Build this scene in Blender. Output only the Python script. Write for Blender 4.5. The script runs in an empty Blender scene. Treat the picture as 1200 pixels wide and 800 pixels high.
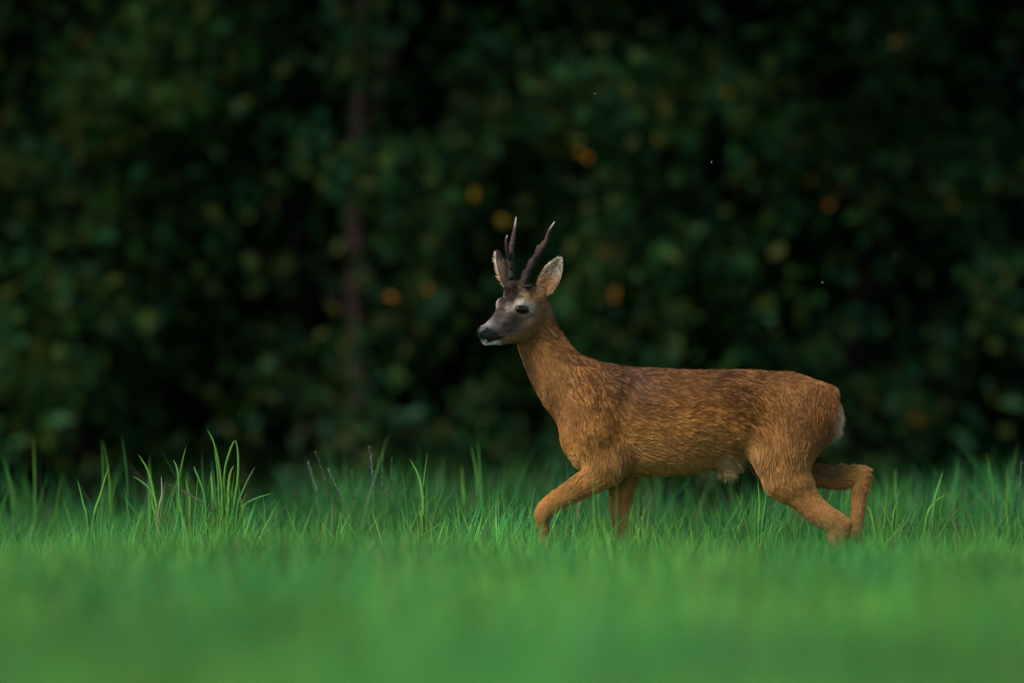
import bpy, math
import numpy as np
from mathutils import Vector, kdtree
from mathutils.bvhtree import BVHTree

R = math.radians
rng = np.random.default_rng(7)
sc = bpy.context.scene
col = sc.collection

# ------------------------------------------------------------------ camera
CAMH, CAMD, PPM, HORIZ = 0.45, 30.0, 375.0, 521.0   # eye height, metres to the deer, pixels per metre there, eye level row
cam = bpy.data.cameras.new('camera')
cam.sensor_width = 36.0
cam.lens = 36.0 * PPM * CAMD / 1200.0
cam.clip_start, cam.clip_end = 0.5, 3000.0
cam.dof.use_dof = True
cam.dof.focus_distance = CAMD
cam.dof.aperture_fstop = cam.lens / 152.0
camo = bpy.data.objects.new('camera', cam)
camo.location = (0, -CAMD, CAMH)
camo.rotation_euler = (R(90) + math.atan((HORIZ - 400) / (PPM * CAMD)), 0, 0)
col.objects.link(camo)
sc.camera = camo

# ------------------------------------------------------------------ light
SUN_ELEV, SUN_AZ = 46.0, 230.0      # compass azimuth (0 = +Y, clockwise): behind the camera, to its left
world = bpy.data.worlds.new('World'); sc.world = world; world.use_nodes = True
wn = world.node_tree.nodes; wl = world.node_tree.links
sky = wn.new('ShaderNodeTexSky'); sky.sky_type = 'NISHITA'; sky.sun_disc = False
sky.sun_elevation = R(SUN_ELEV); sky.sun_rotation = R(SUN_AZ)
wl.new(sky.outputs[0], wn['Background'].inputs['Color'])
wn['Background'].inputs['Strength'].default_value = 0.05
sun = bpy.data.lights.new('sun', 'SUN'); sun.energy = 1.5; sun.angle = R(24); sun.color = (1.0, 0.93, 0.82)
suno = bpy.data.objects.new('sun', sun); col.objects.link(suno)
sd = Vector((math.sin(R(SUN_AZ)) * math.cos(R(SUN_ELEV)), math.cos(R(SUN_AZ)) * math.cos(R(SUN_ELEV)), math.sin(R(SUN_ELEV))))
suno.rotation_euler = (-sd).to_track_quat('-Z', 'Y').to_euler()
vs = sc.view_settings
vs.view_transform = 'Standard'; vs.look = 'None'; vs.gamma = 1.0; vs.use_curve_mapping = False
vs.exposure = 1.85
sc.cycles.use_denoising = True
sc.cycles.max_bounces = 6; sc.cycles.diffuse_bounces = 3; sc.cycles.transparent_max_bounces = 4
sc.cycles.sample_clamp_indirect = 4.0

# ------------------------------------------------------------------ helpers
def at(px, py, Y=0.0):
    """place seen at pixel (px, py) of the photograph, Y metres behind the deer"""
    k = (CAMD + Y) / CAMD / PPM
    return ((px - 600) * k, Y, CAMH + (HORIZ - py) * k)

def tag(o, label=None, cat=None, group=None, kind=None):
    if label: o['label'] = label
    if cat: o['category'] = cat
    if group: o['group'] = group
    if kind: o['kind'] = kind
    return o

def empty(name, loc=(0, 0, 0)):
    o = bpy.data.objects.new(name, None); o.location = loc; o.empty_display_size = 0.1
    col.objects.link(o); return o

def link(name, data, mat=None, parent=None):
    o = bpy.data.objects.new(name, data)
    if mat is not None: data.materials.append(mat)
    col.objects.link(o)
    if parent is not None:
        o.parent = parent
        o.matrix_parent_inverse = parent_inv(parent)
    return o

def parent_inv(p):
    # world coordinates are baked in the meshes; undo the (pure translation) chain of parents
    from mathutils import Matrix
    t = Vector((0, 0, 0)); q = p
    while q is not None:
        t += Vector(q.location); q = q.parent if q.parent is None or q.parent.type == 'EMPTY' else None
    return Matrix.Translation(-t)

def mesh_np(name, V, quads=None, tris=None, colr=None, smooth=True):
    V = np.asarray(V, np.float32)
    q = np.zeros((0, 4), np.int32) if quads is None else np.asarray(quads, np.int32)
    t = np.zeros((0, 3), np.int32) if tris is None else np.asarray(tris, np.int32)
    me = bpy.data.meshes.new(name)
    me.vertices.add(len(V)); me.vertices.foreach_set('co', V.ravel())
    nl = q.size + t.size
    me.loops.add(nl); me.loops.foreach_set('vertex_index', np.concatenate([q.ravel(), t.ravel()]).astype(np.int32))
    me.polygons.add(len(q) + len(t))
    st = np.concatenate([np.arange(len(q)) * 4, q.size + np.arange(len(t)) * 3]).astype(np.int32)
    me.polygons.foreach_set('loop_start', st)
    if smooth: me.polygons.foreach_set('use_smooth', np.ones(len(st), bool))
    me.update(calc_edges=True)
    if colr is not None:
        a = me.attributes.new('col', 'FLOAT_COLOR', 'POINT')
        c = np.ones((len(V), 4), np.float32); c[:, :3] = colr
        a.data.foreach_set('color', c.ravel())
    return me

def hashf(i):
    i = np.asarray(i, np.int64)
    x = (i * 374761393 + 668265263) & 0xffffffff
    x = ((x ^ (x >> 13)) * 1274126177) & 0xffffffff
    x = ((x ^ (x >> 16)) * 2246822519) & 0xffffffff
    return ((x ^ (x >> 15)) & 0xffffff) / float(0x1000000)

def vnoise(P, seed=0):
    P = np.asarray(P, float); i = np.floor(P).astype(np.int64); f = P - i; f = f * f * (3 - 2 * f)
    out = 0
    for dx in (0, 1):
        for dy in (0, 1):
            for dz in (0, 1):
                h = hashf((i[:, 0] + dx) * 73856093 ^ (i[:, 1] + dy) * 19349663 ^ (i[:, 2] + dz) * 83492791 ^ (seed * 7919))
                out = out + h * np.where(dx, f[:, 0], 1 - f[:, 0]) * np.where(dy, f[:, 1], 1 - f[:, 1]) * np.where(dz, f[:, 2], 1 - f[:, 2])
    return out

def sst(a, b, x):
    if a > b: return 1 - sst(b, a, x)
    t = np.clip((x - a) / (b - a), 0, 1); return t * t * (3 - 2 * t)

def nmat(name):
    m = bpy.data.materials.new(name); m.use_nodes = True
    return m, m.node_tree.nodes, m.node_tree.links, m.node_tree.nodes['Principled BSDF']

def attr_mat(name, rough=0.6, spec=0.3, transl=0.0, noise=None, bump=None):
    m, n, l, b = nmat(name)
    a = n.new('ShaderNodeAttribute'); a.attribute_name = 'col'
    src = a.outputs['Color']
    if noise:
        tc = n.new('ShaderNodeTexCoord'); nt = n.new('ShaderNodeTexNoise'); nt.inputs['Scale'].default_value = noise[0]
        nt.inputs['Detail'].default_value = 4
        l.new(tc.outputs['Object'], nt.inputs['Vector'])
        mr = n.new('ShaderNodeMapRange'); mr.inputs['To Min'].default_value = noise[1]; mr.inputs['To Max'].default_value = noise[2]
        l.new(nt.outputs['Fac'], mr.inputs['Value'])
        mx = n.new('ShaderNodeVectorMath'); mx.operation = 'SCALE'
        l.new(src, mx.inputs[0]); l.new(mr.outputs[0], mx.inputs['Scale'])
        src = mx.outputs[0]
        if bump:
            bp = n.new('ShaderNodeBump'); bp.inputs['Strength'].default_value = bump[0]; bp.inputs['Distance'].default_value = bump[1]
            l.new(nt.outputs['Fac'], bp.inputs['Height']); l.new(bp.outputs[0], b.inputs['Normal'])
    l.new(src, b.inputs['Base Color'])
    b.inputs['Roughness'].default_value = rough; b.inputs['Specular IOR Level'].default_value = spec
    if transl:
        t = n.new('ShaderNodeBsdfTranslucent'); l.new(src, t.inputs['Color'])
        mix = n.new('ShaderNodeMixShader'); mix.inputs[0].default_value = transl
        l.new(b.outputs[0], mix.inputs[1]); l.new(t.outputs[0], mix.inputs[2])
        l.new(mix.outputs[0], n['Material Output'].inputs['Surface'])
    return m

def plain_mat(name, rgb, rough=0.5, spec=0.4, noise=None):
    m, n, l, b = nmat(name)
    b.inputs['Base Color'].default_value = (*rgb, 1); b.inputs['Roughness'].default_value = rough
    b.inputs['Specular IOR Level'].default_value = spec
    if noise:
        tc = n.new('ShaderNodeTexCoord'); nt = n.new('ShaderNodeTexNoise'); nt.inputs['Scale'].default_value = noise[0]
        nt.inputs['Detail'].default_value = 6
        l.new(tc.outputs['Object'], nt.inputs['Vector'])
        cr = n.new('ShaderNodeValToRGB')
        cr.color_ramp.elements[0].color = (*[c * noise[1] for c in rgb], 1); cr.color_ramp.elements[1].color = (*[c * noise[2] for c in rgb], 1)
        cr.color_ramp.elements[0].position = .3; cr.color_ramp.elements[1].position = .7
        l.new(nt.outputs['Fac'], cr.inputs[0]); l.new(cr.outputs[0], b.inputs['Base Color'])
        bp = n.new('ShaderNodeBump'); bp.inputs['Strength'].default_value = .5; bp.inputs['Distance'].default_value = .004
        l.new(nt.outputs['Fac'], bp.inputs['Height']); l.new(bp.outputs[0], b.inputs['Normal'])
    return m

M_GRASS = attr_mat('grass', .5, .10, .45)
M_LEAF = attr_mat('leaf', .55, .10, .3)
M_BARK = attr_mat('bark', .9, .03, 0, (30, .55, 1.4), (.7, .01))
M_COAT = attr_mat('undercoat', .8, .1, 0, (90, .8, 1.15))
M_FUR = attr_mat('fur', .6, .10, .0)
M_ANTLER = attr_mat('antler', .6, .22, 0, (420, .45, 1.4), (1.0, .003))
M_NOSE = plain_mat('nose', (.004, .004, .005), .24, .4, (420, .5, 1.6))
M_EYE = plain_mat('eye', (.005, .003, .002), .03, .32)
M_HOOF = plain_mat('hoof', (.02, .016, .013), .45, .4, (200, .6, 1.5))
M_WING = plain_mat('wing', (.34, .36, .38), .4, .4)
M_FLY = plain_mat('fly_body', (.012, .012, .016), .35, .5)

# ------------------------------------------------------------------ ground
def ground_mat():
    m, n, l, b = nmat('meadow_soil')
    tc = n.new('ShaderNodeTexCoord'); nt = n.new('ShaderNodeTexNoise'); nt.inputs['Scale'].default_value = 3; nt.inputs['Detail'].default_value = 8
    l.new(tc.outputs['Object'], nt.inputs['Vector'])
    cr = n.new('ShaderNodeValToRGB'); e = cr.color_ramp.elements
    e[0].color = (.030, .085, .018, 1); e[0].position = .3; e[1].color = (.06, .15, .034, 1); e[1].position = .7
    l.new(nt.outputs['Fac'], cr.inputs[0]); l.new(cr.outputs[0], b.inputs['Base Color'])
    b.inputs['Roughness'].default_value = .95; b.inputs['Specular IOR Level'].default_value = .1
    bp = n.new('ShaderNodeBump'); bp.inputs['Distance'].default_value = .05
    l.new(nt.outputs['Fac'], bp.inputs['Height']); l.new(bp.outputs[0], b.inputs['Normal'])
    return m

gx = np.concatenate([np.linspace(-600, -20, 12), np.linspace(-18, 18, 37), np.linspace(20, 600, 12)])
gy = np.concatenate([np.linspace(-600, -34, 12), np.linspace(-32, 34, 67), np.linspace(36, 900, 14)])
GX, GY = np.meshgrid(gx, gy, indexing='ij')
gz = (vnoise(np.stack([GX.ravel() * .7, GY.ravel() * .7, 0 * GX.ravel()], 1), 3) - .5) * .03
gz -= .01
ii = np.arange(GX.size).reshape(GX.shape)
gq = np.stack([ii[:-1, :-1], ii[1:, :-1], ii[1:, 1:], ii[:-1, 1:]], -1).reshape(-1, 4)
tag(link('meadow_ground', mesh_np('meadow_ground', np.stack([GX.ravel(), GY.ravel(), gz], 1), gq), ground_mat()), kind='structure')

# ------------------------------------------------------------------ blades of grass
def blades(bx, by, bz, h, w, az, lean, curl, nseg, colr, tipc=None):
    """tapered bent blades; returns V, quads, tris, colours"""
    n = len(bx)
    t = np.linspace(0, 1, nseg + 1)
    dirx, diry = np.cos(az), np.sin(az)
    face = az + np.pi / 2 + rng.normal(0, .5, n)
    sx, sy = np.cos(face), np.sin(face)
    V = np.zeros((n, nseg * 2 + 1, 3), np.float32); C = np.zeros_like(V)
    for k, tt in enumerate(t):
        off = h * (lean * tt + curl * tt * tt)
        zz = h * tt * np.sqrt(np.clip(1 - (.55 * (lean + curl * tt)) ** 2, .15, 1))
        cx, cy, cz = bx + dirx * off, by + diry * off, bz + zz
        c = colr * (.85 + .15 * min(1, tt * 2.0)) if tipc is None else colr * (1 - tt) + tipc * tt
        if k == nseg:
            V[:, -1] = np.stack([cx, cy, cz], 1); C[:, -1] = c
        else:
            ww = w * .5 * (0.75 + .6 * tt - 1.15 * tt * tt)
            V[:, 2 * k] = np.stack([cx - sx * ww, cy - sy * ww, cz], 1)
            V[:, 2 * k + 1] = np.stack([cx + sx * ww, cy + sy * ww, cz], 1)
            C[:, 2 * k] = c; C[:, 2 * k + 1] = c
    m = nseg * 2 + 1
    base = (np.arange(n) * m)[:, None]
    Q = [base + np.array([[2 * k, 2 * k + 1, 2 * k + 3, 2 * k + 2]]) for k in range(nseg - 1)]
    Q = np.concatenate(Q) if Q else np.zeros((0, 4), int)
    T = base + np.array([[2 * nseg - 2, 2 * nseg - 1, 2 * nseg]])
    return V.reshape(-1, 3), Q, T, C.reshape(-1, 3)

GREENS = np.array([[.076, .290, .046], [.062, .262, .056], [.108, .315, .044], [.056, .235, .070], [.135, .310, .055]])
def grass_colour(x, y):
    n = len(x)
    c = GREENS[rng.integers(0, len(GREENS), n)] * rng.uniform(.75, 1.25, (n, 1))
    big = vnoise(np.stack([x * 1.6, y * .55, 0 * x], 1), 5)[:, None]; b2 = vnoise(np.stack([x * 2.3, y * .8, 0 * x + 9], 1), 6)[:, None]
    c = c * (.66 + .68 * big) * (1 + (b2 - .5) * np.array([[.9, .25, -.3]]))
    # shade of the trees put into the grass colour: darker, bluer towards the wood
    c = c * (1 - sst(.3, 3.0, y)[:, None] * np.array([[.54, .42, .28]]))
    dead = rng.random(n) < .07
    c[dead] = np.array([.16, .12, .07]) * rng.uniform(.4, 1.1, (dead.sum(), 1))
    return c

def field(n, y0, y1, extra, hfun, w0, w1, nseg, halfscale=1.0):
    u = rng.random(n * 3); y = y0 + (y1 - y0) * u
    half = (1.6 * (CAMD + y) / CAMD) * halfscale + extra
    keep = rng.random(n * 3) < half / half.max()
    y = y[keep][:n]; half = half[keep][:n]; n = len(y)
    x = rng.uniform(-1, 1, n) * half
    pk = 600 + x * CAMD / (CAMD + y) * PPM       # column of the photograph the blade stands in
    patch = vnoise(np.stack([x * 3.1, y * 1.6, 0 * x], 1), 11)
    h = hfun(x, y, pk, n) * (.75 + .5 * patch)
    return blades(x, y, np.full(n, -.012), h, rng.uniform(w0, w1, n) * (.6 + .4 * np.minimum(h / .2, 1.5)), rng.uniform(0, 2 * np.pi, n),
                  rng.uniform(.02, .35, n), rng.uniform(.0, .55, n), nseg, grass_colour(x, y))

def h_near(x, y, pk, n): return np.where(rng.random(n) < .05, rng.uniform(.17, .26, n), rng.uniform(.09, .185, n))
def h_mid(x, y, pk, n):
    h = rng.uniform(.085, .185, n) + .05 * rng.random(n) ** 2
    cl = vnoise(np.stack([x * 5.5, y * 2.5, 0 * x], 1), 17)
    tall = rng.random(n) < (.04 + .30 * sst(.5, .8, cl)) * sst(-1.4, .6, y)
    zone = .9 + .1 * sst(330, 420, pk)
    return np.where(tall, rng.uniform(.14, .27, n) * zone + .05, h)
def h_back(x, y, pk, n):
    h = rng.uniform(.06, .15, n)
    pk = pk + 190 * (vnoise(np.stack([x * 1.9, y * .7, 0 * x], 1), 15) - .5)
    zone = (.36 + .64 * sst(300, 480, pk)) * (1 - .55 * sst(700, 760, pk) * (1 - sst(900, 1000, pk)))
    tall = rng.random(n) < .30 * (.12 + .88 * zone)
    return np.where(tall, rng.uniform(.12, .40, n) * np.clip(zone, .45, 1) + .03, h * (.8 + .3 * zone))
def h_stem(x, y, pk, n): return rng.uniform(.17, .27, n)
def h_wisp(x, y, pk, n): return rng.uniform(.20, .44, n) * (.55 + .6 * vnoise(np.stack([x * 4, y * 2, 0 * x], 1), 19))
def h_edge(x, y, pk, n):
    return rng.uniform(.05, .13, n)

def merge(parts):
    V, Q, T, C, o = [], [], [], [], 0
    for v, q, t, c in parts:
        V.append(v); Q.append(q + o); T.append(t + o); C.append(c); o += len(v)
    return np.concatenate(V), np.concatenate(Q), np.concatenate(T), np.concatenate(C)

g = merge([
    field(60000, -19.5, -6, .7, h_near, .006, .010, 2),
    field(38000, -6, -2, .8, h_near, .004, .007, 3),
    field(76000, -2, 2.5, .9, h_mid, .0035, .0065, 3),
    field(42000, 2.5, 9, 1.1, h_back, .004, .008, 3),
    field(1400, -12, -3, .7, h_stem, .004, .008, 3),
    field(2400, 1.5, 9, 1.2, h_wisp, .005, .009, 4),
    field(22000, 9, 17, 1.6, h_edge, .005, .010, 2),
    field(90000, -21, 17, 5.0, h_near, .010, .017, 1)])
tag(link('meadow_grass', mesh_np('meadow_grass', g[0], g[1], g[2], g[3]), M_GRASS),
    'short green meadow grass spreading across the whole foreground', 'grass', kind='stuff')
# weeds along the edge of the wood, the shade there put into their dark colours
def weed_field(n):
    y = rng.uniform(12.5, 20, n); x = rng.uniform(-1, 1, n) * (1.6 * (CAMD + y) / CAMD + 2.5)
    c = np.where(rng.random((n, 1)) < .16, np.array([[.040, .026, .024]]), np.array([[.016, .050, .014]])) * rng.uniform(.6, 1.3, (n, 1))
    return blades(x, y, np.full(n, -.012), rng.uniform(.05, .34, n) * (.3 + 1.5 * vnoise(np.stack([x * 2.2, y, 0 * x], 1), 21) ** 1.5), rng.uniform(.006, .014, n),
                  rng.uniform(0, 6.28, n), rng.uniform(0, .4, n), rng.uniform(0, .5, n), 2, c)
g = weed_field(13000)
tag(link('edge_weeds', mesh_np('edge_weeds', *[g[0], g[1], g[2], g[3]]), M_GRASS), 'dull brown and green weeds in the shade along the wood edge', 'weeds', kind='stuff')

# ------------------------------------------------------------------ wood behind
def tube(path, rad, sides=8, bump=0.0, seed=0, cfun=None, cap=True):
    P = np.asarray(path, float); rad = np.asarray(rad, float); n = len(P)
    T = np.gradient(P, axis=0); T /= np.linalg.norm(T, axis=1, keepdims=True) + 1e-12
    ref = np.array([0, 1.0, 0]) if abs(T[0][1]) < .8 else np.array([1.0, 0, 0])
    A = np.cross(T, ref); A /= np.linalg.norm(A, axis=1, keepdims=True); B = np.cross(T, A)
    th = np.arange(sides) / sides * 2 * np.pi
    V = P[:, None] + rad[:, None, None] * (A[:, None] * np.cos(th)[None, :, None] + B[:, None] * np.sin(th)[None, :, None])
    if bump:
        d = (rng.random((n, sides)) - .5) * 2 * bump
        V = P[:, None] + (V - P[:, None]) * (1 + d[..., None])
    V = V.reshape(-1, 3)
    i = np.arange(n * sides).reshape(n, sides); j = np.roll(i, -1, axis=1)
    Q = np.stack([i[:-1], j[:-1], j[1:], i[1:]], -1).reshape(-1, 4)
    Tt = np.zeros((0, 3), int)
    if cap:
        V = np.vstack([V, P[0], P[-1]]); a, b = n * sides, n * sides + 1
        Tt = np.concatenate([np.stack([j[0], i[0], np.full(sides, a)], 1), np.stack([i[-1], j[-1], np.full(sides, b)], 1)])
    return V, Q, Tt

def spline(pts, n):
    P = np.asarray(pts, float); m = len(P)
    t = np.linspace(0, m - 1, n); i = np.clip(t.astype(int), 0, m - 2); f = (t - i)[:, None]
    p0, p1, p2, p3 = P[np.clip(i - 1, 0, m - 1)], P[i], P[i + 1], P[np.clip(i + 2, 0, m - 1)]
    return .5 * (2 * p1 + (p2 - p0) * f + (2 * p0 - 5 * p1 + 4 * p2 - p3) * f ** 2 + (3 * p1 - p0 - 3 * p2 + p3) * f ** 3)

def leaf_verts(c, size, nrm_bias=.5):
    """one folded leaf of two halves (6 corners) per centre"""
    n = len(c)
    ax = rng.normal(0, 1, (n, 3)); ax[:, 2] -= .5; ax /= np.linalg.norm(ax, axis=1, keepdims=True)
    up = rng.normal(0, 1, (n, 3)) + np.array([0, -.4, 1.0]) * nrm_bias * 2
    sd_ = np.cross(ax, up); sd_ /= np.linalg.norm(sd_, axis=1, keepdims=True) + 1e-9
    nn = np.cross(sd_, ax)
    s = size[:, None]
    V = np.stack([c - ax * s * .5, c - ax * s * .1 + sd_ * s * .33 + nn * s * .07, c + ax * s * .28 + sd_ * s * .22 + nn * s * .06, c + ax * s * .55,
                  c + ax * s * .28 - sd_ * s * .22 + nn * s * .06, c - ax * s * .1 - sd_ * s * .33 + nn * s * .07], 1)
    b = (np.arange(n) * 6)[:, None]
    Q = np.concatenate([b + np.array([[0, 1, 2, 3]]), b + np.array([[0, 3, 4, 5]])])
    return V.reshape(-1, 3), Q

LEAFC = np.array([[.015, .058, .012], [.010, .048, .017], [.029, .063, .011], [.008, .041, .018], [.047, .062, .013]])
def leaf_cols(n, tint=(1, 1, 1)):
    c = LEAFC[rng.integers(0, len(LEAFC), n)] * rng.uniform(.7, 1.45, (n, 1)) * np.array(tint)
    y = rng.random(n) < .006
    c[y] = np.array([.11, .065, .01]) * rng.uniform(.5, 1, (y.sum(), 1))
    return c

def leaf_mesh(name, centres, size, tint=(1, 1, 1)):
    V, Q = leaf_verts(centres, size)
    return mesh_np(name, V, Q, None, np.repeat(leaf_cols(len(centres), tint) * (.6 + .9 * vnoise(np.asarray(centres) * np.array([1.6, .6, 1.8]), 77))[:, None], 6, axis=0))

def clumped(centre, rad, nclump, per, r0, r1):
    """leaf places in clumps spread through an ellipsoid"""
    d = rng.normal(0, 1, (nclump, 3)); d /= np.linalg.norm(d, axis=1, keepdims=True)
    c = np.array(centre) + d * (rng.random((nclump, 1)) ** .45) * np.array(rad)
    r = rng.uniform(r0, r1, nclump)
    k = np.repeat(np.arange(nclump), rng.integers(per, per * 2, nclump))
    p = c[k] + rng.normal(0, .5, (len(k), 3)) * r[k][:, None] * np.array([1, 1, .75])
    void = vnoise(p * np.array([1.9, .8, 2.2]), 71) + .5 * (vnoise(p * 4.5, 72) - .5)
    p = p[(p[:, 2] > .08) & ((void > .49) | (p[:, 2] > 3.4) | (rng.random(len(p)) < .12))]
    return p, c

BARKC = {'red': (.040, .023, .020), 'dark': (.006, .0045, .0045), 'grey': (.010, .008, .008)}
def make_tree(label, px, Y, path, r0, bark, crowns, spots=(), cat='tree', name='tree', tint=(1, 1, 1), limbs=(), veil=(), front=26, group='trees and bushes along the wood edge'):
    base = at(px, HORIZ, Y); base = (base[0], Y, 0)
    t = empty(name, base); tag(t, label, cat, group)
    P = spline([(base[0] + dx, Y + dy, z) for dx, dy, z in path], 26)
    P[:, :2] += rng.normal(0, .006, (26, 2))
    rad = r0 * (1 - .8 * np.linspace(0, 1, 26) ** 1.2); rad[0] *= 1.3
    V, Q, T = tube(P, rad, 10, .10)
    c = np.array(BARKC[bark]) * rng.uniform(.8, 1.2, (len(V), 1))
    link('trunk', mesh_np('trunk', V, Q, T, c), M_BARK, t)
    for pts, r in limbs:
        L = spline([(base[0] + a, Y + b, z) for a, b, z in pts], 16)
        L += rng.normal(0, .008, L.shape)
        V, Q, T = tube(L, r * (1 - .75 * np.linspace(0, 1, 16)), 8, .12)
        link('limb', mesh_np('limb', V, Q, T, np.array(BARKC['dark' if bark == 'dark' else bark]) * rng.uniform(.7, 1.1, (len(V), 1))), M_BARK, t)
    cs = []; hubs = []
    for (ctr, rad3, ncl, per, ra, rb) in crowns:
        p, h = clumped((base[0] + ctr[0], Y + ctr[1], ctr[2]), rad3, ncl, per, ra, rb); cs.append(p); hubs.append(h)
    p, h = clumped((base[0], Y - .55, 1.3), (.95, .22, 1.25), front, 30, .14, .28); cs.append(p); hubs.append(h)
    p, h = clumped((base[0], Y - .3, .35), (.95, .3, .35), 16, 34, .16, .28); cs.append(p); hubs.append(h)
    for fx, fy in veil:                                  # sprays hanging before the trunk
        p = np.array(at(fx, fy, Y - .5)) + rng.normal(0, .10, (46, 3)); cs.append(p); hubs.append(p[:1])
    cs = np.concatenate(cs); hubs = np.concatenate(hubs)
    cr = link('crown', leaf_mesh('crown', cs, rng.uniform(.05, .11, len(cs)), tint), M_LEAF, t)
    # twigs reach from the trunk to the leaf clumps
    tv, tq, tt, o = [], [], [], 0
    for h in hubs[rng.permutation(len(hubs))[:26]]:
        k = np.argmin(np.abs(P[:, 2] - (h[2] - .5))); a = P[k]
        mid = (a + h) / 2 + rng.normal(0, .08, 3)
        L = spline([a, mid, h], 7); V, Q, T = tube(L, np.linspace(.012, .004, 7), 5)
        tv.append(V); tq.append(Q + o); tt.append(T + o); o += len(V)
    V = np.vstack(tv)
    tw = link('twigs', mesh_np('twigs', V, np.vstack(tq), np.vstack(tt), np.tile(np.array(BARKC['dark']), (len(V), 1))), M_BARK, t)
    tag(tw, kind='stuff')
    for (sx, sy, rgb, size) in spots:
        size *= .8                    # single turned leaves seen on the near side of the crown
        c = np.array(at(sx, sy, Y - 1.15 + rng.uniform(-.1, .1)))
        for q_ in range(2):
            V, Q = leaf_verts(c + rng.normal(0, .014, (1, 3)), np.full(1, size) * rng.uniform(.75, 1.05))
            tag(link('yellowed_leaf', mesh_np('yellowed_leaf', V, Q, None, np.tile(np.array(rgb) * rng.uniform(.8, 1.1), (6, 1))), M_LEAF, t), 'leaf turned autumn yellow or orange')
    return t

OR, YE, TAN = (.20, .085, .008), (.20, .135, .010), (.085, .074, .016)
make_tree('slender tree with straight reddish brown trunk left of the deer', 421, 18.6,
          [(0, 0, -.1), (.0, 0, .6), (-.02, 0, 1.3), (.0, .02, 2.1), (.03, 0, 3.4), (0, 0, 6.5)], .062, 'red',
          [((.25, .2, 1.9), (1.0, .6, .95), 60, 34, .16, .32), ((0, .3, 4.8), (1.7, 1.6, 1.9), 90, 40, .3, .6)],
          [(453, 351, OR, .085), (500, 341, OR, .075), (388, 357, TAN, .08), (553, 233, YE, .09), (590, 262, YE, .085), (425, 448, TAN, .07)],
          front=9, veil=[(424, 30), (416, 55), (428, 70), (425, 190), (415, 205), (428, 400)],
          limbs=[([(0, 0, 2.0), (.10, .05, 2.25), (.2, .1, 2.5), (.3, .1, 3.3)], .018), ([(0, .0, 1.0), (-.1, -.1, 1.15), (-.22, -.2, 1.3)], .014)])
make_tree('dark crooked tree leaning beside the reddish brown trunk', 356, 19.2,
          [(.02, 0, -.1), (.02, 0, .6), (.0, 0, 1.2), (-.06, 0, 1.55), (-.17, .05, 1.85), (-.32, .1, 2.2), (-.4, .1, 3.2), (-.3, .1, 5.5)], .042, 'dark',
          [((-.5, .1, 2.0), (.8, .6, .8), 42, 34, .16, .3), ((-.3, .3, 4.6), (1.5, 1.5, 1.8), 80, 40, .3, .6), ((-.1, .2, .75), (.55, .5, .55), 20, 30, .15, .26)],
          [(282, 128, (.09, .16, .07), .09), (317, 240, TAN, .06)],
          front=5, limbs=[([(.0, 0, 1.45), (.03, .05, 2.0), (.05, .1, 2.7), (.0, .1, 3.6)], .036)])
make_tree('thin grey stemmed tree in the shadow at the left', 300, 19.6,
          [(0, 0, -.1), (.0, 0, .8), (.02, 0, 1.4), (-.03, 0, 2.2), (0, 0, 5.5)], .034, 'grey',
          [((-.35, .1, 1.5), (.7, .6, .9), 40, 32, .16, .3), ((0, .3, 4.6), (1.5, 1.5, 1.8), 80, 40, .3, .6)],
          [(125, 175, OR, .08), (65, 127, OR, .065), (104, 42, OR, .05), (8, 140, TAN, .08), (240, 60, YE, .05)])
make_tree('broad leafy tree filling the upper left corner', 90, 19.0,
          [(0, 0, -.1), (.05, 0, .8), (.0, 0, 1.6), (.1, 0, 2.6), (0, 0, 6)], .07, 'dark',
          [((0, 0, 2.0), (1.15, .8, 1.0), 95, 36, .18, .34), ((0, .2, .8), (1.1, .6, .6), 44, 32, .16, .3), ((0, .3, 4.8), (1.9, 1.7, 1.9), 90, 40, .3, .6)],
          [], tint=(1.15, 1.05, .85))
make_tree('leafy bush with yellowed leaves directly behind the antlers', 690, 18.7,
          [(0, 0, -.1), (.05, 0, .5), (-.05, 0, 1.2), (.05, 0, 2.0), (0, 0, 4.5)], .036, 'dark',
          [((-.1, 0, 1.35), (.75, .6, 1.0), 75, 36, .16, .3), ((.1, .3, 3.9), (1.4, 1.5, 1.6), 80, 40, .3, .6)],
          [(708, 297, OR, .08), (720, 340, OR, .075), (685, 178, OR, .075), (600, 330, TAN, .07), (640, 440, TAN, .06)], cat='bush', name='bush',
          limbs=[([(0, 0, .2), (-.2, -.1, .8), (-.35, -.1, 1.5), (-.4, -.1, 2.2)], .02)])
make_tree('pale green leafy bush above the middle of the back', 845, 18.9,
          [(0, 0, -.1), (.03, 0, .5), (.1, 0, 1.2), (.0, 0, 2.1), (0, 0, 4.5)], .04, 'dark',
          [((-.1, .1, 1.9), (.85, .7, .8), 70, 34, .17, .32), ((.1, 0, .8), (.9, .5, .5), 36, 34, .16, .3), ((0, .3, 4.2), (1.5, 1.5, 1.7), 80, 40, .3, .6)],
          [(855, 106, YE, .075), (772, 162, TAN, .085), (705, 45, (.13, .17, .05), .09), (910, 150, TAN, .07)], cat='bush', name='bush', tint=(1.1, 1.05, .9))
make_tree('sparse dark tree with a few orange leaves at the right', 1010, 19.1,
          [(0, 0, -.1), (-.03, 0, .8), (.04, 0, 1.6), (.0, 0, 2.6), (0, 0, 6)], .05, 'dark',
          [((-.1, .1, 2.0), (.8, .6, .85), 48, 32, .17, .32), ((-.1, 0, .75), (.75, .5, .5), 24, 32, .16, .28), ((0, .3, 4.8), (1.8, 1.7, 1.9), 90, 40, .3, .6)],
          [(985, 226, OR, .075), (972, 240, OR, .07), (1055, 50, OR, .07), (1163, 217, TAN, .06), (1124, 240, TAN, .06)])
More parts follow.
